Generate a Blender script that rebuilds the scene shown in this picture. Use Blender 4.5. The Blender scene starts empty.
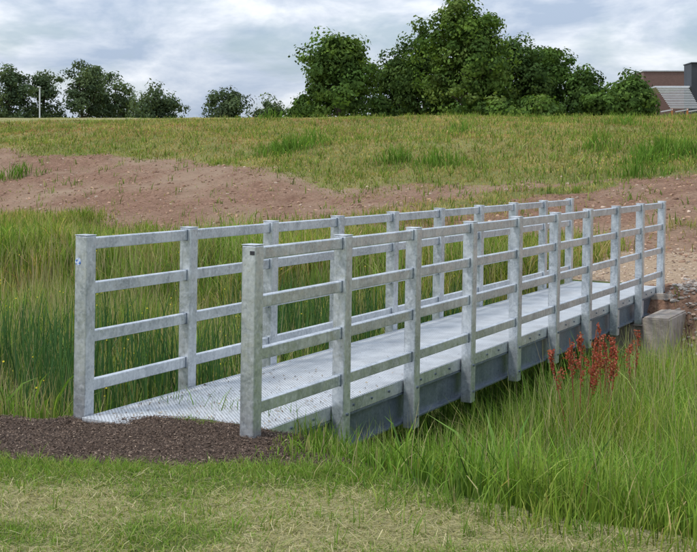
import bpy, bmesh, math, numpy as np
from mathutils import Vector, Matrix
rng=np.random.default_rng(7)
scene=bpy.context.scene
COL=scene.collection
TH=0.4937
P0=np.array([-0.632,7.596]); D=np.array([math.sin(TH),math.cos(TH)]); R=np.array([math.cos(TH),-math.sin(TH)])
SP=1.217; L=SP*9; W=1.387

# ---------------------------------------------------------------- helpers
def ss(a,b,x):
    t=np.clip((x-a)/(b-a),0,1); return t*t*(3-2*t)
def hsh(i,j,s):
    n=np.sin(i*127.1+j*311.7+s*74.7)*43758.5453
    return n-np.floor(n)
def vn(x,y,s=0):
    xi=np.floor(x);yi=np.floor(y);fx=x-xi;fy=y-yi
    fx=fx*fx*(3-2*fx);fy=fy*fy*(3-2*fy)
    a=hsh(xi,yi,s);b=hsh(xi+1,yi,s);c=hsh(xi,yi+1,s);d=hsh(xi+1,yi+1,s)
    return (a*(1-fx)+b*fx)*(1-fy)+(c*(1-fx)+d*fx)*fy
def fbm(x,y,s=0,o=3):
    r=0;a=.5;t=0
    for k in range(o):
        r=r+a*vn(x*2**k,y*2**k,s+k*13);t+=a;a*=.5
    return r/t
def uv(X,Y):
    dx=X-P0[0];dy=Y-P0[1]
    return dx*D[0]+dy*D[1], dx*R[0]+dy*R[1]
def xy(u,v):
    return P0[0]+u*D[0]+v*R[0], P0[1]+u*D[1]+v*R[1]
def Yb(X): return np.clip(27.3-.67*X,14,44)
def tslope(X,Y):
    yb=Yb(X); return np.clip((Y-yb)/(62-yb),0,1)
def uedge(v):
    return -.35-.55*ss(.5,2.3,v)+.4*ss(-1.7,-1.3,v)*(1-ss(.1,.5,v))
def H(X,Y):
    X=np.asarray(X,float);Y=np.asarray(Y,float)
    u,v=uv(X,Y)
    ue=uedge(v)+.12*(fbm(X*1.1,Y*1.1,5)-.5)
    und=ss(-2.2,-1.7,v)*(1-ss(.45,1.1,v))
    z=-.95*ss(ue,ue+2.3,u)*(1-ss(8.6+1.2*und,11.2,u))
    yb=Yb(X);t=tslope(X,Y)
    z=z+.2*ss(yb-6,yb,Y)+4.1*(1-(1-t)**1.5)
    z=z+(fbm(X*.9,Y*.9,1)-.5)*.10*ss(6,9,Y)+(fbm(X*.22,Y*.22,2)-.5)*.5*ss(16,30,Y)*(1-ss(50,62,Y))
    z=z+(fbm(X*2.3,Y*2.3,3)-.5)*.035
    z=z+(fbm(X*9,Y*9,4)-.5)*.018*mulch_m(X,Y)
    return z
def mulch_m(X,Y):
    u,v=uv(X,Y)
    lo=np.interp(v,[-6,-3,-1,0,.8,1.1],[-.9,-1.2,-1.15,-.8,-.35,.3])
    n=(fbm(X*3,Y*3,31)-.5)*.5
    return ss(lo-.06,lo+.08,u+n*.6)*(1-ss(.15,.45,u+n))*ss(-7,-5,v)
def soil_m(X,Y):
    t=tslope(X,Y);yb=Yb(X)
    n=fbm(X*.5,Y*.25,41,4)-.5
    top=.19+.17*ss(0,-9,X*1.0)+n*.13
    a=ss(yb-3.2,yb-.6,Y+n*6)
    b=1-ss(top-.04,top+.07,t)
    hole=ss(.50,.66,fbm(X*.35+9,Y*.5,47,3))*.65*ss(-5,4,X)
    u,v=uv(X,Y)
    bank=ss(8.4,9.2,u+n*2)*(1-ss(11.5,13,u+n))*ss(-.6,-.1,v+n)*(1-ss(9,12,v))
    return np.maximum(a*b*(1-hole),bank)
def path_m(X,Y):
    u,v=uv(X,Y); n=fbm(X*.8,Y*.8,51)-.5
    w=ss(10.9,11.6,u+n)*(1-ss(15.5+.02*v,16.8,u+n*2))
    return w*ss(-2.6,-1.3,v+n*1.5)
def hay_m(X,Y):
    n=fbm(X*1.1,Y*1.6,61,4)
    g=ss(6.75,6.1,Y+(n-.5)*1.3)
    return np.clip(.12+.62*g+(n-.5)*2.2-.2*ss(-.2,.9,X)*ss(5.2,6,Y),0,1)*(1-ss(7,8.5,Y))+ .8*ss(55,59,Y+ (n-.5)*3)*(1-ss(110,130,Y))

def mesh_np(name,verts,faces_idx,loop_tot,mat,colors=None,smooth=False,parent=None):
    me=bpy.data.meshes.new(name)
    nv=len(verts);nl=len(faces_idx);nf=len(loop_tot)
    me.vertices.add(nv);me.vertices.foreach_set("co",np.ascontiguousarray(verts,dtype=np.float32).ravel())
    me.loops.add(nl);me.loops.foreach_set("vertex_index",np.ascontiguousarray(faces_idx,dtype=np.int32))
    me.polygons.add(nf)
    ls=np.concatenate([[0],np.cumsum(loop_tot)[:-1]]).astype(np.int32)
    me.polygons.foreach_set("loop_start",ls)
    me.polygons.foreach_set("loop_total",np.asarray(loop_tot,dtype=np.int32))
    me.polygons.foreach_set("use_smooth",np.full(nf,smooth,dtype=bool))
    me.update(calc_edges=True)
    if colors is not None:
        for an,c in colors.items():
            a=me.color_attributes.new(an,'FLOAT_COLOR','POINT')
            cc=np.ones((nv,4),dtype=np.float32);cc[:,:3]=c
            a.data.foreach_set("color",cc.ravel())
    if mat: me.materials.append(mat)
    ob=bpy.data.objects.new(name,me);COL.objects.link(ob)
    if parent: ob.parent=parent
    return ob

# ---------------------------------------------------------------- materials
def newmat(name):
    m=bpy.data.materials.new(name);m.use_nodes=True
    nt=m.node_tree
    for n in list(nt.nodes): nt.nodes.remove(n)
    out=nt.nodes.new('ShaderNodeOutputMaterial')
    return m,nt,out
def N(nt,t,**k):
    n=nt.nodes.new(t)
    for a,b in k.items(): setattr(n,a,b)
    return n
def mixc(nt,f,a,b,bt='MIX'):
    m=nt.nodes.new('ShaderNodeMix');m.data_type='RGBA';m.blend_type=bt
    for inp,val in ((m.inputs[0],f),(m.inputs[6],a),(m.inputs[7],b)):
        if hasattr(val,'links'): nt.links.new(val,inp)
        else:
            inp.default_value=val if not isinstance(val,tuple) else (val+(1,) if len(val)==3 else val)
    return m.outputs[2]
def ramp(nt,src,stops):
    r=nt.nodes.new('ShaderNodeValToRGB')
    e=r.color_ramp.elements
    while len(e)<len(stops): e.new(.5)
    for k,(p,c) in enumerate(stops):
        e[k].position=p; e[k].color=(c,c,c,1) if not isinstance(c,tuple) else c+(1,)
    nt.links.new(src,r.inputs[0]);return r.outputs[0]
def noise(nt,vec,scale,detail=4,rough=.55,dist=0):
    n=nt.nodes.new('ShaderNodeTexNoise');n.inputs['Scale'].default_value=scale
    n.inputs['Detail'].default_value=detail;n.inputs['Roughness'].default_value=rough;n.inputs['Distortion'].default_value=dist
    if vec: nt.links.new(vec,n.inputs['Vector'])
    return n.outputs[0]
def bump(nt,h,strength,dist):
    b=nt.nodes.new('ShaderNodeBump');b.inputs['Strength'].default_value=strength;b.inputs['Distance'].default_value=dist
    nt.links.new(h,b.inputs['Height']);return b.outputs[0]
def principled(nt,out,col,rough=.9,metal=0,normal=None,spec=.3):
    p=nt.nodes.new('ShaderNodeBsdfPrincipled')
    for nm,val in (('Base Color',col),('Roughness',rough),('Metallic',metal),('Specular IOR Level',spec)):
        if hasattr(val,'links'): nt.links.new(val,p.inputs[nm])
        else: p.inputs[nm].default_value=val+(1,) if isinstance(val,tuple) else val
    if normal: nt.links.new(normal,p.inputs['Normal'])
    nt.links.new(p.outputs[0],out.inputs[0]);return p

def leafmat(name,trans=.35,attr='col'):
    m,nt,out=newmat(name)
    a=N(nt,'ShaderNodeAttribute',attribute_name=attr)
    p=nt.nodes.new('ShaderNodeBsdfDiffuse');nt.links.new(a.outputs[0],p.inputs[0])
    t=nt.nodes.new('ShaderNodeBsdfTranslucent')
    tc=mixc(nt,1.0,a.outputs[0],(1.3,1.25,.5),'MULTIPLY');nt.links.new(tc,t.inputs[0])
    mx=nt.nodes.new('ShaderNodeMixShader');mx.inputs[0].default_value=trans
    nt.links.new(p.outputs[0],mx.inputs[1]);nt.links.new(t.outputs[0],mx.inputs[2]);nt.links.new(mx.outputs[0],out.inputs[0])
    return m
M_grass=leafmat('grass_blade',.38)
M_leaf=leafmat('tree_leaf',.3)
def attrmat(name,rough=.95):
    m,nt,out=newmat(name);a=N(nt,'ShaderNodeAttribute',attribute_name='col')
    principled(nt,out,a.outputs[0],rough);return m
M_chip=attrmat('bark_chip');M_stone=attrmat('stone')

def ground_mat():
    m,nt,out=newmat('ground')
    geo=N(nt,'ShaderNodeNewGeometry');pos=geo.outputs['Position']
    a=N(nt,'ShaderNodeAttribute',attribute_name='mask');sep=N(nt,'ShaderNodeSeparateColor');nt.links.new(a.outputs[0],sep.inputs[0])
    b=N(nt,'ShaderNodeAttribute',attribute_name='mask2');sep2=N(nt,'ShaderNodeSeparateColor');nt.links.new(b.outputs[0],sep2.inputs[0])
    n1=noise(nt,pos,2.2,4,.65);n2=noise(nt,pos,14,4,.7);n3=noise(nt,pos,60,3,.7);n0=noise(nt,pos,.35,4,.6)
    grass=mixc(nt,ramp(nt,n1,[(.3,0.),(.7,1.)]),(.06,.09,.02),(.13,.16,.045))
    fld=mixc(nt,ramp(nt,n0,[(.35,0.),(.65,1.)]),(.15,.17,.05),(.26,.23,.09))
    grass=mixc(nt,sep2.outputs[1],grass,fld)
    soil=mixc(nt,ramp(nt,n1,[(.3,0.),(.7,1.)]),(.22,.125,.083),(.36,.225,.155))
    soil=mixc(nt,ramp(nt,n2,[(.35,0.),(.62,1.)]),(.14,.08,.053),soil)
    soil=mixc(nt,ramp(nt,n0,[(.45,0.),(.7,.8)]),soil,(.33,.245,.17))
    hay=mixc(nt,ramp(nt,n3,[(.35,0.),(.65,1.)]),(.18,.18,.07),(.40,.36,.20))
    mul=mixc(nt,ramp(nt,n3,[(.35,0.),(.7,1.)]),(.04,.028,.021),(.16,.11,.08))
    pth=mixc(nt,ramp(nt,n2,[(.3,0.),(.7,1.)]),(.30,.21,.14),(.46,.35,.24))
    def thr(mk):
        s=N(nt,'ShaderNodeMath',operation='MULTIPLY_ADD');nt.links.new(n2,s.inputs[0]);s.inputs[1].default_value=.9;nt.links.new(mk,s.inputs[2])
        return ramp(nt,s.outputs[0],[(.85,0.),(1.0,1.)])
    c=mixc(nt,thr(sep.outputs[1]),grass,hay)
    c=mixc(nt,thr(sep.outputs[0]),c,soil)
    c=mixc(nt,thr(sep2.outputs[0]),c,pth)
    c=mixc(nt,thr(sep.outputs[2]),c,mul)
    ad=N(nt,'ShaderNodeMath',operation='MULTIPLY_ADD');nt.links.new(n3,ad.inputs[0]);ad.inputs[1].default_value=.35;nt.links.new(n2,ad.inputs[2])
    principled(nt,out,c,.97,0,bump(nt,ad.outputs[0],.9,.06),.15)
    return m

def galv(name,base=(.62,.65,.68),dark=(.38,.415,.45),bright=(.90,.92,.94),metal=.72):
    m,nt,out=newmat(name)
    tc=N(nt,'ShaderNodeTexCoord');o=tc.outputs['Object']
    v=nt.nodes.new('ShaderNodeTexVoronoi');v.inputs['Scale'].default_value=60;nt.links.new(o,v.inputs['Vector'])
    sp=N(nt,'ShaderNodeSeparateColor');nt.links.new(v.outputs['Color'],sp.inputs[0])
    n=noise(nt,o,3.5,5,.7,.8);n2=noise(nt,o,22,4,.6)
    mp=N(nt,'ShaderNodeMapping');mp.inputs['Scale'].default_value=(30,30,2.5);nt.links.new(o,mp.inputs[0])
    n3=noise(nt,mp.outputs[0],1,4,.6)
    c=mixc(nt,ramp(nt,n,[(.38,0.),(.60,1.)]),dark,base)
    c=mixc(nt,ramp(nt,sp.outputs[0],[(.0,0.),(1.,.4)]),c,bright)
    c=mixc(nt,ramp(nt,n2,[(.56,0.),(.78,.6)]),c,bright)
    c=mixc(nt,ramp(nt,n3,[(.52,0.),(.72,.6)]),c,dark)
    r=ramp(nt,n2,[(.3,.26),(.7,.48)])
    principled(nt,out,c,r,metal,bump(nt,n,.25,.012),.5)
    return m
M_galv=galv('galvanised_steel')
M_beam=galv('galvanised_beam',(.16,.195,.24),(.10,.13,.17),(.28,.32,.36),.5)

def deck_mat():
    m,nt,out=newmat('deck_grating')
    tc=N(nt,'ShaderNodeTexCoord');sx=N(nt,'ShaderNodeSeparateXYZ');nt.links.new(tc.outputs['Object'],sx.inputs[0])
    def M(op,a,b=None,c=None):
        k=N(nt,'ShaderNodeMath',operation=op)
        for i,q in enumerate((a,b,c)):
            if q is None: continue
            if hasattr(q,'links'): nt.links.new(q,k.inputs[i])
            else: k.inputs[i].default_value=q
        return k.outputs[0]
    P=.032
    a=M('SINE',M('MULTIPLY',M('ADD',sx.outputs[0],sx.outputs[1]),math.pi/P))
    b=M('SINE',M('MULTIPLY',M('SUBTRACT',sx.outputs[0],sx.outputs[1]),math.pi/P))
    h=M('ABSOLUTE',M('MULTIPLY',a,b))
    hole=ramp(nt,h,[(.48,0.),(.66,.85)])
    n=noise(nt,tc.outputs['Object'],4,5,.7)
    met=mixc(nt,ramp(nt,n,[(.35,0.),(.7,1.)]),(.50,.52,.54),(.74,.76,.78))
    c=mixc(nt,hole,met,(.19,.205,.215))
    n5=noise(nt,tc.outputs['Object'],1.3,5,.7)
    c=mixc(nt,ramp(nt,n5,[(.5,0.),(.75,.35)]),c,(.34,.31,.27))
    principled(nt,out,c,.45,.4,bump(nt,M('SUBTRACT',1.0,hole),.5,.006),.4)
    return m
M_deck=deck_mat()
def plain(name,c1,c2,scale,rough=.8,metal=0,bs=.3,bd=.02):
    m,nt,out=newmat(name);tc=N(nt,'ShaderNodeTexCoord')
    n=noise(nt,tc.outputs['Object'],scale,6,.65)
    principled(nt,out,mixc(nt,ramp(nt,n,[(.3,0.),(.7,1.)]),c1,c2),rough,metal,bump(nt,n,bs,bd));return m
M_bark=plain('bark',(.06,.045,.03),(.13,.10,.075),3)
M_conc=plain('abutment_concrete',(.25,.205,.17),(.45,.40,.35),6,.9,0,.7,.04)

# ---------------------------------------------------------------- terrain
def axis(segs): return np.concatenate([np.arange(a,b,s) for a,b,s in segs])
gx=np.concatenate([-np.geomspace(900,36,26),axis([(-35,-10,.5),(-10,-4.5,.14),(-4.5,4.5,.05),(4.5,12,.14),(12,35,.5)]),np.geomspace(35.5,900,26)])
gy=np.concatenate([-np.geomspace(300,3,16),axis([(-2,4,.3),(4,9,.05),(9,20,.12),(20,66,.3)]),np.geomspace(66.5,1500,34)])
GX,GY=np.meshgrid(gx,gy);nx,ny=len(gx),len(gy)
X=GX.ravel();Y=GY.ravel();Z=H(X,Y)
ii=(np.arange(ny-1)[:,None]*nx+np.arange(nx-1)[None,:]).ravel()
F=np.stack([ii,ii+1,ii+nx+1,ii+nx],1).ravel()
mask=np.stack([soil_m(X,Y),np.clip(hay_m(X,Y),0,1),mulch_m(X,Y)],1)
mask2=np.stack([path_m(X,Y),ss(20,40,Y),0*X],1)
M_ground=ground_mat()
mesh_np('ground',np.stack([X,Y,Z],1),F,np.full(len(ii),4),M_ground,{'mask':mask,'mask2':mask2},smooth=True)

# ---------------------------------------------------------------- grass
def blades(name,X,Y,h,w,lean,col,tipcol=None,mat=None,z=None,stiff=2.0):
    n=len(X)
    Z=(H(X,Y) if z is None else z)-.012
    az=rng.uniform(0,2*np.pi,n);la=rng.uniform(0,2*np.pi,n)
    ts=np.array([0,.38,.74,1.0]);ws=np.array([.8,1.0,.62,0])
    V=np.zeros((n,7,3),np.float32);C=np.zeros((n,7,3),np.float32)
    if tipcol is None: tipcol=col*1.15
    k=0
    for t,ww in zip(ts,ws):
        off=lean*h*t**stiff
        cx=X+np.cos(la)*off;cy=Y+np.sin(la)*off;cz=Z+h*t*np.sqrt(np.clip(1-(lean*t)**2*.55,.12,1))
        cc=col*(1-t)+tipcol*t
        if ww>0:
            for s in (-1,1):
                V[:,k,0]=cx+s*np.cos(az)*w*.5*ww;V[:,k,1]=cy+s*np.sin(az)*w*.5*ww;V[:,k,2]=cz;C[:,k]=cc;k+=1
        else:
            V[:,k,0]=cx;V[:,k,1]=cy;V[:,k,2]=cz;C[:,k]=cc;k+=1
    b=(np.arange(n)*7)[:,None]
    f=np.array([0,1,3,2,2,3,5,4,4,5,6])[None,:]+b
    lt=np.tile([4,4,3],n)
    return mesh_np(name,V.reshape(-1,3),f.ravel(),lt,mat or M_grass,{'col':C.reshape(-1,3)},smooth=False)
def palette(n,cols,wts,jit=.18):
    cols=np.array(cols);idx=rng.choice(len(cols),n,p=np.array(wts)/sum(wts))
    c=cols[idx]*(1+rng.normal(0,jit,(n,1)));return np.clip(c,.01,.9)
G1=(.12,.225,.035);G2=(.17,.285,.05);G3=(.23,.32,.08);G4=(.08,.155,.035);ST=(.47,.42,.24);ST2=(.37,.34,.17)
def rect(n,x0,x1,y0,y1): return rng.uniform(x0,x1,n),rng.uniform(y0,y1,n)

x,y=rect(260000,-4.2,4.2,4.2,8.6)
u,v=uv(x,y);hm=hay_m(x,y)
k=(u<uedge(v)+.1)&(rng.random(len(x))>mulch_m(x,y)*1.15)&(np.abs(x)<.40*y+.5)
x,y,hm=x[k],y[k],hm[k];n=len(x)
st=rng.random(n)<hm*.85
col=np.where(st[:,None],palette(n,[ST,ST2,(.30,.29,.13)],[2,3,2]),palette(n,[G1,G2,G3,(.27,.31,.10)],[2,3,2,3]))
h=rng.uniform(.012,.045,n)*(1+.9*(1-hm));lean=np.where(st,rng.uniform(.8,2.6,n),rng.uniform(.2,1.1,n))
blades('mown_grass',x,y,h,rng.uniform(.0025,.0055,n),lean,col)
x,y=rect(110000,-4.2,4.2,4.2,8.2);u,v=uv(x,y);hm=hay_m(x,y)
k=(u<uedge(v)+.05)&(rng.random(len(x))<hm**1.5)&(np.abs(x)<.40*y+.5)&(mulch_m(x,y)<.4)&(rng.random(len(x))<.35+1.3*(fbm(x*5,y*5,12)-.3));x,y=x[k],y[k];n=len(x)
a=rng.uniform(0,np.pi*2,n);l=rng.uniform(.02,.09,n);w=rng.uniform(.002,.004,n);z=H(x,y)+rng.uniform(.006,.035,n);tl=rng.normal(0,.25,n)
V=np.zeros((n,4,3));ca,sa=np.cos(a),np.sin(a)
for q,(s,t) in enumerate(((-1,-1),(1,-1),(1,1),(-1,1))):
    V[:,q,0]=x+ca*l*.5*s-sa*w*t*.5;V[:,q,1]=y+sa*l*.5*s+ca*w*t*.5;V[:,q,2]=z+tl*l*.5*s
C=np.repeat(palette(n,[(.52,.47,.29),(.42,.38,.21),(.31,.31,.14)],[2,3,3]),4,0)
mesh_np('hay_clippings',V.reshape(-1,3),np.arange(n*4),np.full(n,4),M_grass,{'col':C})
# longer tufts the mower missed, thicker toward the long-grass edge
n=1500;u=rng.uniform(-2.6,.1,n);v=rng.uniform(-4,4.5,n);x,y=xy(u,v);ed=uedge(v)-u
k=(ed>0)&(mulch_m(x,y)<.3)&(rng.random(n)<.12+.9*np.exp(-(ed/.22)**2)*(v>.3));x,y=x[k],y[k];m=14
x=np.repeat(x,m)+rng.normal(0,.03,len(x)*m);y=np.repeat(y,m)+rng.normal(0,.03,len(y)*m);n=len(x)
c=palette(n,[G1,G2,G3,ST2],[3,3,2,1])
blades('grass_tufts',x,y,rng.uniform(.04,.16,n),rng.uniform(.003,.006,n),np.abs(rng.normal(.5,.4,n)),c*.85,c*1.2)

def tall(name,n,u0,u1,v0,v1,hfun,pal,wts,wr=(.004,.009),dens=None,tip=1.25,yel=.6):
    u=rng.uniform(u0,u1,n);v=rng.uniform(v0,v1,n);x,y=xy(u,v)
    k=u>uedge(v)+.15*rng.normal(0,1,n)+(fbm(x*2,y*2,9)-.5)*.5
    if dens is not None: k&=rng.random(n)<dens(x,y,u,v)
    x,y,u,v=x[k],y[k],u[k],v[k];n=len(x)
    h=hfun(x,y,u,v)*rng.uniform(.5,1.15,n)*(.42+.58*ss(-.1,.45,u-uedge(v)))
    col=palette(n,pal,wts,.22)*(0.62+.8*fbm(x*1.1,y*1.1,77))[:,None]
    wm=ss(.5,.7,fbm(x*.9,y*.9,171))[:,None]*yel
    col=col*(1-wm)+col*np.array([1.5,1.08,1.1])*wm
    dist=np.clip(y/8,1,4)
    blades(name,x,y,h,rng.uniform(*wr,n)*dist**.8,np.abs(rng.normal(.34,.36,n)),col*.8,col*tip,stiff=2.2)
    return x,y,h
def hR(x,y,u,v):
    a=.14+.34*ss(.5,2.0,v)+.55*ss(.1,2.2,u)-.15*ss(.5,2,v)*ss(0,2.2,u)
    return a*(.65+.7*fbm(x*1.6,y*1.6,88))*(1-.78*ss(7.0,8.4,u))
PG=[G1,G2,G3,G4,ST2];WG=[3,4,2.5,1.8,.6]
def near_d(x,y,u,v): return np.where(u<4,1,.5)*(1-.9*ss(8.0,9.2,u+ (fbm(x,y,5)-.5)*1.5))
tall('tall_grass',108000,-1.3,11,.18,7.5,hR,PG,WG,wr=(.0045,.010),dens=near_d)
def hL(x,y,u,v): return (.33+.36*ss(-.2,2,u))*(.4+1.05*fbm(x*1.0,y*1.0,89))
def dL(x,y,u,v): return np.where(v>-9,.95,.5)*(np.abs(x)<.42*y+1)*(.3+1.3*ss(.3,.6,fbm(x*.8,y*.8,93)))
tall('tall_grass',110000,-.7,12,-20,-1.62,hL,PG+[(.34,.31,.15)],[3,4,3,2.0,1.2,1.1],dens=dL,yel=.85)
tall('tall_grass',6000,.6,9.5,-1.6,.3,lambda x,y,u,v:.3+0*x,[G4,G1],[2,1])
def stalks(name,n,u0,u1,v0,v1,hf):
    u=rng.uniform(u0,u1,n);v=rng.uniform(v0,v1,n);x,y=xy(u,v);h=hf(x,y,u,v)*rng.uniform(1.0,1.5,n)
    c=palette(n,[(.34,.32,.16),(.40,.33,.22),(.26,.30,.12)],[1,1,1])
    blades(name,x,y,h,np.full(n,.0045)*np.clip(y/8,1,3),rng.uniform(.02,.25,n),c*.7,c*1.2)
stalks('grass_seed_stalks',2800,-.6,8,.5,6,hR)
stalks('grass_seed_stalks',9000,-.3,11,-12,-1.8,hL)
n=7000;u=rng.uniform(1.0,9,n);v=rng.uniform(-6,-1.7,n);x,y=xy(u,v);k=fbm(x*1.1,y*1.1,99)>.54;x,y=x[k],y[k];n=len(x)
c=palette(n,[(.05,.11,.045),(.075,.15,.055)],[1,1])
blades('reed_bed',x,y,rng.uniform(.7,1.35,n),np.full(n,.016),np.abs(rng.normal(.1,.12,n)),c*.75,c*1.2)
n=4200;u=rng.uniform(-.3,8,n);v=np.where(rng.random(n)<.5,rng.uniform(1.0,6,n),rng.uniform(-9,-1.9,n));x,y=xy(u,v);k=(u>uedge(v)+.4)&(fbm(x*1.5,y*1.5,131)>.52);x,y=x[k],y[k];n=len(x)
c=palette(n,[(.10,.19,.045),(.15,.25,.06)],[1,1])
blades('broadleaf_weeds',x,y,rng.uniform(.25,.65,n),rng.uniform(.02,.045,n),rng.uniform(.5,1.3,n),c*.85,c*1.15)

n=300000;y=20+44*rng.random(n)**1.1;x=rng.uniform(-1,1,n)*(.40*y+2)
u,v=uv(x,y);sm=soil_m(x,y);pm=path_m(x,y)
k=(u>10.8)&(rng.random(n)>sm*.97)&(rng.random(n)>pm*1.1);x,y,sm=x[k],y[k],sm[k];n=len(x)
t=tslope(x,y);pt=fbm(x*.35,y*.2,101,4);p3=fbm(x*.25,y*.45,207,4)
h=(.28-.18*ss(.0,.2,t))*(.45+1.1*fbm(x*.7,y*.5,102))*rng.uniform(.5,1.3,n)*(1-.75*ss(56.5,58.5,y))*(1-.5*sm)
c1=palette(n,[(.20,.245,.065),(.25,.275,.08),(.32,.30,.11),(.14,.19,.045)],[3,3,2.4,1.6],.2)
c2=palette(n,[(.39,.33,.15),(.31,.29,.11),(.43,.29,.17)],[2.5,2.3,1],.18)
q=rng.random(n)<np.clip((pt-.32)*3.2,0,.88);c=np.where(q[:,None],c2,c1)
c3=palette(n,[(.38,.23,.14),(.42,.30,.16)],[1,1],.15)
q=rng.random(n)<np.clip((p3-.48)*4,0,.65)*ss(.3,.6,t);c=np.where(q[:,None],c3,c)
c=c*(.7+.6*fbm(x*1.3,y*.9,303,2))[:,None]
top=(y+ (fbm(x*.3,y*.3,3)-.5)*2)>57.3
c=np.where(top[:,None],palette(n,[(.38,.38,.18),(.32,.34,.14)],[1,1],.1),c)
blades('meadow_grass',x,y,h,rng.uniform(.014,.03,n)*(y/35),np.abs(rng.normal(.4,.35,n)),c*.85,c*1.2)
n=45000;u=rng.uniform(10.8,19,n);v=rng.uniform(-20,-1.5,n);x,y=xy(u,v);k=(rng.random(n)>soil_m(x,y))&(rng.random(n)>path_m(x,y));x,y=x[k],y[k];n=len(x)
c=palette(n,PG+[ST2],WG+[1.6])*(.65+.7*fbm(x*.9,y*.9,78))[:,None]*np.array([1.15,1,1])
blades('meadow_grass',x,y,rng.uniform(.15,.42,n)*(.5+fbm(x,y,17)),rng.uniform(.01,.022,n),np.abs(rng.normal(.3,.3,n)),c*.8,c*1.2)
tx,ty,th=[],[],[]
for (cx,cy,r,m) in [(-2.1,41.5,.75,420),(-1.3,43,.4,120),(1.5,37.4,.45,160),(2.9,36.5,.5,200),(9.4,34.6,.8,420),(7.9,37,.5,120),(10.6,45.7,.6,120),(-11.5,41,.5,140),(-3.6,55,.5,100),(7.7,31,.4,90),(4.3,45,.4,70),(9.8,30,.4,120),(8.3,33.2,.4,120)]:
    a=rng.normal(0,r,m);b=rng.normal(0,r*.8,m);tx.append(cx+a);ty.append(cy+b);th.append(np.exp(-(a*a+b*b)/(r*r*1.5)))
x=np.concatenate(tx);y=np.concatenate(ty);th=np.concatenate(th);n=len(x);c=palette(n,[(.10,.19,.035),(.14,.25,.045)],[1,1])
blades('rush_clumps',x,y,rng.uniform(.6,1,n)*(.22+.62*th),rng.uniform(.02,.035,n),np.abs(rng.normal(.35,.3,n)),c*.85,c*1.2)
n=9000;y=rng.uniform(24,56,n);x=rng.uniform(-1,1,n)*.42*y;k=(rng.random(n)>soil_m(x,y)*.9)&(path_m(x,y)<.3);x,y=x[k],y[k]
x=np.repeat(x,5)+rng.normal(0,.07,len(x)*5);y=np.repeat(y,5)+rng.normal(0,.07,len(y)*5);n=len(x);k=rng.random(n)<.8;x,y=x[k],y[k];n=len(x)
c=palette(n,[(.14,.22,.05),(.3,.3,.12),(.2,.28,.06)],[2,1,2],.25)
blades('meadow_tufts',x,y,rng.uniform(.10,.34,n),rng.uniform(.018,.03,n),np.abs(rng.normal(.4,.35,n)),c*.75,c*1.2)
def flowers(name,x,y,z,s,col):
    n=len(x);V=np.zeros((n,4,3))
    a=rng.uniform(0,6.3,n)
    for q in range(4):
        V[:,q,0]=x+np.cos(a+q*np.pi/2)*s;V[:,q,1]=y+np.sin(a+q*np.pi/2)*s*.7;V[:,q,2]=z+np.sin(a+q*np.pi/2)*s*.7
    mesh_np(name,V.reshape(-1,3),np.arange(n*4),np.full(n,4),M_grass,{'col':np.repeat(col,4,0)})
n=3600;y=rng.uniform(24,57,n);x=rng.uniform(-1,1,n)*(.42*y);k=(fbm(x*.3,y*.3,111)>.5)&(soil_m(x,y)<.3)&(path_m(x,y)<.3);x,y=x[k],y[k];n=len(x)
flowers('buttercup_flowers',x,y,H(x,y)+rng.uniform(.1,.24,n),rng.uniform(.010,.02,n),palette(n,[(.6,.5,.08),(.5,.36,.14)],[2,2]))
n=350;u=rng.uniform(1,13,n);v=rng.uniform(-14,-1.8,n);x,y=xy(u,v)
flowers('buttercup_flowers',x,y,H(x,y)+rng.uniform(.4,.8,n)*np.where(u<10,1,.5),rng.uniform(.009,.014,n),palette(n,[(.7,.58,.06)],[1]))

# ---------------------------------------------------------------- mulch chips, clods, stones
def chips(name,x,y,z,l,w,col,mat):
    n=len(x);a=rng.uniform(0,6.3,n);t1=rng.normal(0,.35,n);t2=rng.normal(0,.35,n);V=np.zeros((n,4,3))
    for q,(s,t) in enumerate(((-1,-1),(1,-1),(1,1),(-1,1))):
        sl=s*l*.5*rng.uniform(.7,1,n);tw=t*w*.5*rng.uniform(.6,1,n)
        V[:,q,0]=x+np.cos(a)*sl-np.sin(a)*tw;V[:,q,1]=y+np.sin(a)*sl+np.cos(a)*tw;V[:,q,2]=z+t1*sl+t2*tw
    return mesh_np(name,V.reshape(-1,3),np.arange(n*4),np.full(n,4),mat,{'col':np.repeat(col,4,0)})
n=110000;u=rng.uniform(-1.6,.6,n);v=rng.uniform(-5,1.2,n);x,y=xy(u,v);k=rng.random(n)<mulch_m(x,y);x,y=x[k],y[k];n=len(x)
chips('bark_mulch',x,y,H(x,y)+rng.uniform(.002,.014,n),rng.uniform(.006,.026,n)*rng.uniform(.5,1,n),rng.uniform(.003,.009,n),palette(n,[(.055,.038,.029),(.12,.083,.06),(.19,.138,.105),(.34,.26,.19)],[4,4,1.6,.3]),M_chip)
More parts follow.
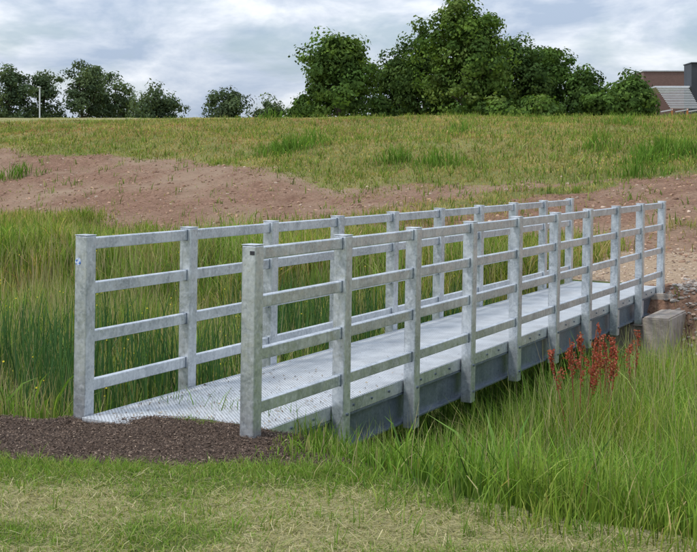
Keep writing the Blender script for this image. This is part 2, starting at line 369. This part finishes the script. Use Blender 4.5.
def stones(name,x,y,z,s,col):
    ph=(1+5**.5)/2
    bv=np.array([(-1,ph,0),(1,ph,0),(-1,-ph,0),(1,-ph,0),(0,-1,ph),(0,1,ph),(0,-1,-ph),(0,1,-ph),(ph,0,-1),(ph,0,1),(-ph,0,-1),(-ph,0,1)])/1.9
    bf=np.array([(0,11,5),(0,5,1),(0,1,7),(0,7,10),(0,10,11),(1,5,9),(5,11,4),(11,10,2),(10,7,6),(7,1,8),(3,9,4),(3,4,2),(3,2,6),(3,6,8),(3,8,9),(4,9,5),(2,4,11),(6,2,10),(8,6,7),(9,8,1)])
    n=len(x);V=bv[None]*(1+rng.uniform(-.28,.28,(n,12,1)))*s[:,None,None]*rng.uniform(.6,1.2,(n,1,3))*np.array([1,1,.65])
    a=rng.uniform(0,6.3,n);c_,s_=np.cos(a)[:,None],np.sin(a)[:,None]
    VX=V[...,0]*c_-V[...,1]*s_+x[:,None];VY=V[...,0]*s_+V[...,1]*c_+y[:,None];VZ=V[...,2]+z[:,None]
    Vv=np.stack([VX,VY,VZ],-1).reshape(-1,3);f=(bf[None]+(np.arange(n)*12)[:,None,None]).ravel()
    return mesh_np(name,Vv,f,np.full(n*20,3),M_stone,{'col':np.repeat(col,12,0)})
n=16000;y=rng.uniform(16,48,n);x=rng.uniform(-1,1,n)*.45*y;k=rng.random(n)<soil_m(x,y)*.9;x,y=x[k],y[k];n=len(x)
stones('soil_clods',x,y,H(x,y),rng.uniform(.02,.075,n)*rng.uniform(.5,1.1,n),palette(n,[(.23,.135,.09),(.34,.22,.15),(.40,.31,.24)],[3,3,.7]))
n=9000;u=rng.uniform(8.2,12.2,n);v=rng.uniform(.1,7,n);x,y=xy(u,v);s=rng.uniform(.015,.06,n)*rng.random(n)**.9+.01
stones('bank_gravel',x,y,H(x,y)+s*.1,s,palette(n,[(.31,.28,.25),(.24,.20,.17),(.38,.34,.30),(.29,.2,.15)],[2,2,1,1.4]))
n=5000;u=rng.uniform(10.8,16.5,n);v=rng.uniform(-2,8,n);x,y=xy(u,v);k=rng.random(n)<path_m(x,y);x,y=x[k],y[k];n=len(x);s=rng.uniform(.008,.028,n)
stones('path_gravel',x,y,H(x,y)+s*.2,s,palette(n,[(.42,.33,.24),(.32,.23,.17),(.48,.40,.33)],[3,2,1]))

# ---------------------------------------------------------------- footbridge
def empty(name,loc=(0,0,0),rot=(0,0,0)):
    e=bpy.data.objects.new(name,None);e.location=loc;e.rotation_euler=rot;COL.objects.link(e);return e
bridge=empty('footbridge',(P0[0],P0[1],-.012),(0,.017,-TH))
def boxes(name,bl,mat,parent,bev=.004,seg=2):
    bm=bmesh.new()
    for (x0,x1,y0,y1,z0,z1) in bl:
        vs=[bm.verts.new(p) for p in ((x0,y0,z0),(x1,y0,z0),(x1,y1,z0),(x0,y1,z0),(x0,y0,z1),(x1,y0,z1),(x1,y1,z1),(x0,y1,z1))]
        for f in ((0,3,2,1),(4,5,6,7),(0,1,5,4),(1,2,6,5),(2,3,7,6),(3,0,4,7)): bm.faces.new([vs[i] for i in f])
    me=bpy.data.meshes.new(name);bm.to_mesh(me);bm.free();me.materials.append(mat)
    ob=bpy.data.objects.new(name,me);COL.objects.link(ob);ob.parent=parent
    if bev:
        b=ob.modifiers.new('bevel','BEVEL');b.width=bev;b.segments=seg;b.limit_method='ANGLE'
    return ob
def cyls(name,cl,mat,parent,seg=8):
    bm=bmesh.new()
    for (c,ax,r,l) in cl:
        rot=Vector(ax).to_track_quat('Z','Y').to_matrix().to_4x4()
        bmesh.ops.create_cone(bm,cap_ends=True,segments=seg,radius1=r,radius2=r,depth=l,matrix=Matrix.Translation(c)@rot)
    me=bpy.data.meshes.new(name);bm.to_mesh(me);bm.free();me.materials.append(mat)
    ob=bpy.data.objects.new(name,me);COL.objects.link(ob);ob.parent=parent;return ob
hw=.052;RT=1.25
for side,cx,inn in (('right',0.0,-1),('left',-W,1)):
    posts=[];caps=[];rails=[];welds=[]
    for i in range(10):
        yy=i*SP
        posts.append((cx-hw,cx+hw,yy-hw,yy+hw,-.40,RT))
        caps.append((cx-hw-.002,cx+hw+.002,yy-hw-.002,yy+hw+.002,RT+.0005,RT+.006))
        if i<9:
            for zc in (RT-.056,.88,.54,.195):
                rails.append((cx-.024,cx+.024,yy+hw+.001,yy+SP-hw-.001,zc-.041,zc+.041))
                welds.append((cx-.027,cx+.027,yy+hw-.001,yy+hw+.006,zc-.044,zc+.044))
                welds.append((cx-.027,cx+.027,yy+SP-hw-.006,yy+SP-hw+.001,zc-.044,zc+.044))
    boxes('posts_'+side,posts,M_galv,bridge,.009,3)
    boxes('post_caps_'+side,caps,M_galv,bridge,.002)
    boxes('rails_'+side,rails,M_galv,bridge,.008,3)
    boxes('weld_beads_'+side,welds,M_beam,bridge,.002)
    o=-inn
    def xr(a,b):
        a,b=cx+o*a,cx+o*b;return (min(a,b),max(a,b))
    y0,y1=-.03,L+.08
    w=xr(-.115,-.105);fl=xr(-.105,-.060);an=xr(-.085,-.058)
    boxes('beam_'+side,[w+(y0,y1,-.37,-.012),fl+(y0,y1,-.37,-.352),fl+(y0,y1,-.125,-.108)],M_beam,bridge,.002)
    boxes('deck_edge_'+side,[an+(y0,y1,-.105,-.004)],M_galv,bridge,.003)
    bolts=[]
    for i in range(9):
        for f in (.25,.5,.75):
            bolts.append(((cx+o*-.054,(i+f)*SP,-.055),(o,0,0),.010,.012))
    for i in range(10):
        bolts.append(((cx+o*.056,i*SP,-.06),(o,0,0),.012,.014));bolts.append(((cx+o*.056,i*SP,-.30),(o,0,0),.012,.014))
    cyls('bolts_'+side,bolts,M_beam,bridge,6)
dk=[]
for i in range(9):
    dk.append((-W+.062,-.062,-.09+i*(L+.16)/9+.003,-.09+(i+1)*(L+.16)/9-.003,-.045,0.0))
boxes('deck_panels',dk,M_deck,bridge,.002)
boxes('cross_members',[(-W+.116,-.116,i*SP-.03,i*SP+.03,-.25,-.05) for i in range(10)],M_beam,bridge,.002)
m,nt,out=newmat('sticker_blue');tc=N(nt,'ShaderNodeTexCoord');principled(nt,out,mixc(nt,ramp(nt,noise(nt,tc.outputs['Object'],60,2),[(.45,0.),(.5,1.)]),(.05,.16,.5),(.6,.65,.75)),.4)
cyls('round_sticker',[((-W-.022,-hw-.001,1.07),(0,-1,0),.026,.002)],m,bridge,20)
M_blk=plain('plate_dark',(.03,.03,.035),(.06,.06,.07),30,.5)
boxes('name_plate',[(.012,.046,-hw-.003,-hw-.0005,1.19,1.215)],M_blk,bridge,0)
n=900;u=np.abs(rng.normal(0,1.1,n));v=rng.uniform(-W+.08,-.08,n);x,y=xy(u,v)
chips('deck_debris',x,y,.001-.012-v*.017+.006,rng.uniform(.006,.03,n),rng.uniform(.003,.01,n),palette(n,[(.11,.075,.055),(.3,.24,.16),(.2,.16,.1)],[2,2,2]),M_chip)

ab=empty('bridge_abutment',(P0[0],P0[1],0),(0,0,-TH))
bm=bmesh.new()
def blk(x0,x1,y0,y1,z0,z1):
    r=bmesh.ops.create_cube(bm,size=1)['verts']
    for q in r: q.co=Vector(((x0+x1)/2+q.co.x*(x1-x0),(y0+y1)/2+q.co.y*(y1-y0),(z0+z1)/2+q.co.z*(z1-z0)))
blk(-1.46,.072,9.75,10.8,-1.3,-.44);blk(.075,.44,9.6,10.75,-1.3,-.30);blk(-1.83,-1.463,9.6,10.75,-1.3,-.30);blk(-1.6,.2,10.81,11.05,-1.0,-.1)
bmesh.ops.bevel(bm,geom=bm.edges[:],offset=.02,segments=2,affect='EDGES')
me=bpy.data.meshes.new('abutment_blocks');bm.to_mesh(me);bm.free();me.materials.append(M_conc)
o=bpy.data.objects.new('abutment_blocks',me);COL.objects.link(o);o.parent=ab

# ---------------------------------------------------------------- dock plants
M_st=plain('dock_stem',(.22,.06,.04),(.3,.12,.06),20)
def dock(u,v,hh,seed,nst=3,fl=1.0):
    r=np.random.default_rng(seed);X0,Y0=xy(u,v);z0=float(H(np.array([X0]),np.array([Y0]))[0])
    e=empty('dock_plant',(X0,Y0,z0))
    st=[];px,py,pz=[],[],[]
    for s in range(nst):
        a=r.uniform(0,6.3);b=r.uniform(.03,.2);top=Vector((math.cos(a)*b*hh,math.sin(a)*b*hh,hh*r.uniform(.8,1)))
        st.append((tuple(top*.5),tuple(top.normalized()),.005,top.length))
        for br in range(9):
            f=r.uniform(.62,.97);p=top*f;aa=r.uniform(0,6.3);d=Vector((math.cos(aa)*.4,math.sin(aa)*.4,1)).normalized();l=.17*(1.15-f)*2.2
            for q in range(int(24*fl)):
                g=r.random();c=p+d*l*g
                px.append(c.x+r.normal(0,.008));py.append(c.y+r.normal(0,.008));pz.append(c.z+r.normal(0,.012))
    cyls('stems',st,M_st,e,6)
    n=len(px);V=np.zeros((n,4,3));a=r.uniform(0,6.3,n);s=r.uniform(.005,.010,n);px,py,pz=map(np.array,(px,py,pz));tt=r.normal(0,1,n)
    for q in range(4):
        V[:,q,0]=px+np.cos(a+q*np.pi/2)*s;V[:,q,1]=py+np.sin(a+q*np.pi/2)*s*tt;V[:,q,2]=pz+np.sin(a+q*np.pi/2)*s
    mesh_np('seed_heads',V.reshape(-1,3),np.arange(n*4),np.full(n,4),M_grass,{'col':np.repeat(palette(n,[(.38,.09,.065),(.27,.075,.05),(.45,.19,.12)],[2,2,1]),4,0)},parent=e)
dock(3.4,1.12,1.34,1,5);dock(4.0,1.15,1.28,2,4);dock(5.0,1.15,1.12,3,2,.5)

# ---------------------------------------------------------------- trees
def tree(name,X0,Y0,Htot,rad,seed,cols,nclump=90,leaf=.20,per=100,crown_base=.03):
    r=np.random.default_rng(seed);z0=float(H(np.array([X0]),np.array([Y0]))[0])-.1
    e=empty(name,(X0,Y0,z0))
    zc=Htot*(crown_base+1)/2;hz=Htot*(1-crown_base)/2
    cl=[]
    sub=[]
    for _ in range(9):
        a=r.uniform(0,6.3);hz_f=r.uniform(-.75,.65);rr=rad*(.62 if hz_f<.2 else .42)*r.uniform(.5,1.1)
        sub.append((math.cos(a)*rr,math.sin(a)*rr,hz_f*hz,r.uniform(.32,.52)))
    sub.append((0,0,.45*hz,.5));sub.append((0,0,-.3*hz,.75))
    while len(cl)<nclump:
        sx,sy,sz,sr=sub[r.integers(len(sub))]
        d=r.normal(0,1,3);d/=np.linalg.norm(d);q=r.uniform(.5,1.0)
        p=np.array([sx+d[0]*rad*sr*q,sy+d[1]*rad*sr*q,sz+d[2]*hz*min(sr,.5)*q])
        zz=p[2]/hz
        if abs(zz)>1: continue
        lim=rad*(1-zz**2*.62 if zz>0 else 1.0)*1.05
        if np.hypot(p[0],p[1])>lim: continue
        cl.append((p[0],p[1],zc+p[2]))
    cl.append((0,0,Htot-.5));cl=np.array(cl)
    m=len(cl);cr=r.uniform(.4,1.0,m)*min(1.3,rad/3.6+.3)
    tot=m*per;ci=np.repeat(np.arange(m),per)
    d=r.normal(0,1,(tot,3));d/=np.linalg.norm(d,axis=1)[:,None]
    rr=r.uniform(.35,1.2,tot)**.7
    p=cl[ci]+d*(cr[ci]*rr)[:,None]*np.array([1.15,1.15,.8])
    p[:,2]=np.maximum(p[:,2],.05+.3*r.random(tot))
    cen=np.array([0,0,zc*.85]);og=p-cen;og/=np.linalg.norm(og,axis=1)[:,None]+1e-6
    nn=d*.7+og*.55+r.normal(0,.42,(tot,3));nn/=np.linalg.norm(nn,axis=1)[:,None]
    t=np.cross(nn,r.normal(0,1,(tot,3)));t/=np.linalg.norm(t,axis=1)[:,None];b=np.cross(nn,t)
    s=leaf*r.uniform(.5,1.2,tot)[:,None]
    V=np.stack([p-t*s,p-b*s*.6,p+t*s,p+b*s*.6],1)
    cc=np.array(cols);base=cc[r.integers(len(cc),size=m)]*(1+r.normal(0,.2,(m,1)))
    c=base[ci]*(1+r.normal(0,.2,(tot,1)))
    mesh_np('foliage',V.reshape(-1,3),np.arange(tot*4),np.full(tot,4),M_leaf,{'col':np.repeat(np.clip(c,.008,.5),4,0)},parent=e)
    bm=bmesh.new()
    def limb(a,b,r1,r2):
        a,b=Vector(a),Vector(b);dv=b-a
        bmesh.ops.create_cone(bm,cap_ends=True,segments=7,radius1=r1,radius2=r2,depth=dv.length,matrix=Matrix.Translation((a+b)/2)@dv.to_track_quat('Z','Y').to_matrix().to_4x4())
    tr=Htot*.026
    limb((0,0,-.3),(0,0,Htot*.4),tr,tr*.75);limb((0,0,Htot*.4),(r.normal(0,.2),r.normal(0,.2),Htot*.85),tr*.75,tr*.2)
    for k in r.choice(m,min(14,m),replace=False):
        zb=Htot*r.uniform(.15,.6);limb((0,0,zb),tuple(cl[k]),tr*.4,tr*.08)
    me=bpy.data.meshes.new('trunk');bm.to_mesh(me);bm.free();me.materials.append(M_bark)
    o=bpy.data.objects.new('trunk',me);COL.objects.link(o);o.parent=e
f=1180.0
TG=[(.07,.125,.032),(.09,.155,.038),(.115,.18,.045),(.055,.095,.028)]
TGy=[(.12,.19,.04),(.095,.165,.038),(.15,.21,.06)]
TD=[(.065,.11,.035),(.085,.135,.04),(.05,.09,.03)]
T_haze=[(.09,.125,.065),(.11,.15,.07),(.075,.11,.06)]  # far trees and hedges: greyish-blue distance haze painted into the leaf colours
def T(xp,yt,hwp,Yd,seed,cols,name='broadleaf_tree',**k):
    X0=(xp-348.5)/f*Yd;Ht=1.738+(167.2-yt)/f*Yd-4.3;rad=hwp/f*Yd
    tree(name,X0,Yd,Ht,rad,seed,cols,**k)
T(340,35,52,105,1,TG+TGy[:1],nclump=190)
T(402,44,36,116,2,TD,nclump=120)
T(464,-2,54,106,3,TG+TGy,nclump=260)
T(425,20,38,113,8,TD+TG,nclump=140)
T(512,38,38,112,4,TD,nclump=130)
T(545,46,40,115,5,TG,nclump=120)
T(582,66,32,112,6,TD+TG,nclump=100)
T(632,73,29,104,7,TGy+TG,'broadleaf_shrub',nclump=100)
T(600,92,26,102,9,TGy+TG,'broadleaf_shrub',nclump=60)
T(540,97,30,100,10,TGy+TG,'broadleaf_shrub',nclump=60)
T(500,100,24,100,15,TGy+TG,'broadleaf_shrub',nclump=50)
T(378,96,22,108,27,TD+TG,'broadleaf_shrub',nclump=45)
T(8,64,30,150,11,T_haze,nclump=90);T(44,71,26,155,12,T_haze,nclump=80);T(82,61,32,150,13,T_haze,nclump=100);T(114,72,26,156,14,T_haze,nclump=70)
T(155,81,36,140,16,T_haze,nclump=90);T(228,88,30,150,17,T_haze,nclump=70);T(268,94,22,155,18,T_haze,nclump=50);T(305,92,20,130,19,TG,nclump=50)
T(-40,60,34,150,21,T_haze,nclump=80);T(-95,70,36,150,22,T_haze,nclump=80);T(800,50,44,145,23,TG,nclump=110)
def hedge(name,x0,x1,Yd,h,seed,cols):
    r=np.random.default_rng(seed);tot=int((x1-x0)*420);x=r.uniform(x0,x1,tot);hh=h*(.45+.75*vn(x*.35,x*0,seed))*(.7+.5*vn(x*1.3,x*0,seed+3))
    z=4.2+hh*r.random(tot)**.6;y=Yd+r.normal(0,.8,tot);p=np.stack([x,y,z],1)
    nn=np.stack([r.normal(0,.5,tot),-np.abs(r.normal(.5,.4,tot)),np.abs(r.normal(.6,.4,tot))],1);nn/=np.linalg.norm(nn,axis=1)[:,None]
    t=np.cross(nn,r.normal(0,1,(tot,3)));t/=np.linalg.norm(t,axis=1)[:,None];b=np.cross(nn,t);s=.22*r.uniform(.5,1.2,tot)[:,None]
    V=np.stack([p-t*s,p-b*s*.6,p+t*s,p+b*s*.6],1);cc=np.array(cols)[r.integers(len(cols),size=tot)]*(1+r.normal(0,.2,(tot,1)))
    mesh_np(name,V.reshape(-1,3),np.arange(tot*4),np.full(tot,4),M_leaf,{'col':np.repeat(np.clip(cc,.01,.5),4,0)})
hedge('hedge',-3.5,28,118,5.0,3,TD)
hedge('hedge',-90,-22,162,4.2,4,T_haze)
hedge('hedge',-22,-5,162,1.6,6,T_haze)

# ---------------------------------------------------------------- building, canopy, lamp
def brick_mat():
    m,nt,out=newmat('brickwork');tc=N(nt,'ShaderNodeTexCoord')
    mp=N(nt,'ShaderNodeMapping');mp.inputs['Rotation'].default_value=(math.radians(90),0,0);nt.links.new(tc.outputs['Object'],mp.inputs[0])
    b=nt.nodes.new('ShaderNodeTexBrick');b.inputs['Scale'].default_value=4;b.inputs['Color1'].default_value=(.20,.115,.095,1);b.inputs['Color2'].default_value=(.15,.09,.075,1);b.inputs['Mortar'].default_value=(.22,.18,.16,1);b.inputs['Mortar Size'].default_value=.012
    nt.links.new(mp.outputs[0],b.inputs[0]);principled(nt,out,b.outputs[0],.9);return m
M_brick=brick_mat();M_white=plain('white_metal',(.55,.57,.6),(.66,.68,.7),2,.5);M_dark=plain('dark_cladding',(.03,.033,.04),(.05,.055,.065),1,.5)
M_glass=plain('window_glass',(.04,.05,.06),(.07,.08,.1),1,.08);M_or=plain('orange_post',(.45,.16,.05),(.55,.2,.07),2,.6)
bb=empty('brick_building',(0,0,4.2))
boxes('walls',[(31.5,62,126,131,0,7.75)],M_brick,bb,0)
boxes('parapet',[(31.42,62.1,125.9,131.1,7.753,7.9)],M_white,bb,.02)
boxes('windows',[(x,x+2.2,125.93,125.99,z,z+1.5) for z in (1.0,4.2) for x in np.arange(38.5,60,3.6)],M_glass,bb,0)
boxes('dark_wing',[(32.55,40,112,114.5,0,7.4)],M_dark,bb,.03)
boxes('dark_wing_coping',[(32.5,40.1,111.9,114.6,7.403,7.5)],M_dark,bb,.01)
cn=empty('slatted_canopy',(0,0,4.2))
sl=[]
for i in range(13):
    z=5.0-i*.17;sl.append((29.2+.03*i,32.25,111.8-.28*i,111.86-.28*i,z,z+.08))
boxes('slats',sl,M_white,cn,0)
boxes('canopy_posts',[(29.6,29.72,108.1,108.22,0,2.9),(31.0,31.14,108.1,108.24,0,2.9),(32.1,32.22,108.1,108.22,0,2.9)],M_or,cn,.01)
boxes('canopy_rafters',[(x,x+.08,108,111.9,2.75,2.85) for x in (29.6,31.0,32.1)],M_white,cn,.0)
boxes('canopy_roof',[(29.1,32.4,112.0,120.9,5.1,5.25)],M_white,cn,.02)
lamp=empty('street_lamp',(-31.4,120,4.2))
cyls('column',[((0,0,2.8),(0,0,1),.07,5.6)],M_white,lamp,10)
boxes('lantern',[(-.1,.1,-.6,.15,5.6,5.72)],M_white,lamp,.03)

# ---------------------------------------------------------------- sky & sun
w=bpy.data.worlds.new('World');scene.world=w;w.use_nodes=True;nt=w.node_tree
for n_ in list(nt.nodes): nt.nodes.remove(n_)
out=nt.nodes.new('ShaderNodeOutputWorld');bg=nt.nodes.new('ShaderNodeBackground');bg.inputs[1].default_value=.1
sunv=Vector((-.60,-.28,1.10)).normalized()
sky=nt.nodes.new('ShaderNodeTexSky');sky.sky_type='NISHITA';sky.sun_disc=False
sky.sun_elevation=math.asin(sunv.z);sky.sun_rotation=math.atan2(sunv.x,sunv.y)
tc=nt.nodes.new('ShaderNodeTexCoord');sx=nt.nodes.new('ShaderNodeSeparateXYZ');nt.links.new(tc.outputs['Generated'],sx.inputs[0])
def M2(op,a,b=0.):
    k=nt.nodes.new('ShaderNodeMath');k.operation=op
    for i,q in enumerate((a,b)):
        if hasattr(q,'links'): nt.links.new(q,k.inputs[i])
        else: k.inputs[i].default_value=q
    return k.outputs[0]
zc_=M2('MAXIMUM',sx.outputs[2],0.)
mp=nt.nodes.new('ShaderNodeMapping');mp.inputs['Scale'].default_value=(1,1,2.6);mp.inputs['Location'].default_value=(.35,.2,.15);nt.links.new(tc.outputs['Generated'],mp.inputs[0])
n1=noise(nt,mp.outputs[0],7.5,5,.55,.25);n2=noise(nt,mp.outputs[0],9.5,6,.58,.3)
cover=ramp(nt,n1,[(.40,.35),(.52,1.)])
ccol=mixc(nt,ramp(nt,n2,[(.36,0.),(.52,.5),(.64,1.)]),(4.0,4.9,6.3),(8.4,8.8,9.4))
mixd=mixc(nt,cover,sky.outputs[0],ccol)
br=M2('ADD',M2('MULTIPLY',M2('SQRT',zc_),1.15),.78)
cbr=nt.nodes.new('ShaderNodeCombineXYZ')
for i in range(3): nt.links.new(br,cbr.inputs[i])
nt.links.new(mixc(nt,1.0,mixd,cbr.outputs[0],'MULTIPLY'),bg.inputs[0]);nt.links.new(bg.outputs[0],out.inputs[0])
sd=bpy.data.lights.new('sun','SUN');sd.energy=2.5;sd.angle=math.radians(8);sd.color=(1,.96,.9)
so=bpy.data.objects.new('sun',sd);COL.objects.link(so);so.rotation_euler=(-sunv).to_track_quat('-Z','Y').to_euler();so.location=(0,0,50)

# ---------------------------------------------------------------- camera
cam=bpy.data.cameras.new('camera');co=bpy.data.objects.new('camera',cam);COL.objects.link(co)
cam.sensor_width=36;cam.lens=1180.1/697*36;cam.shift_y=-(276-167.2)/697;cam.clip_end=3000
co.location=(0,0,1.738);co.rotation_euler=(math.radians(90),0,0)
scene.camera=co
scene.view_settings.view_transform='Standard';scene.view_settings.look='None';scene.view_settings.exposure=0
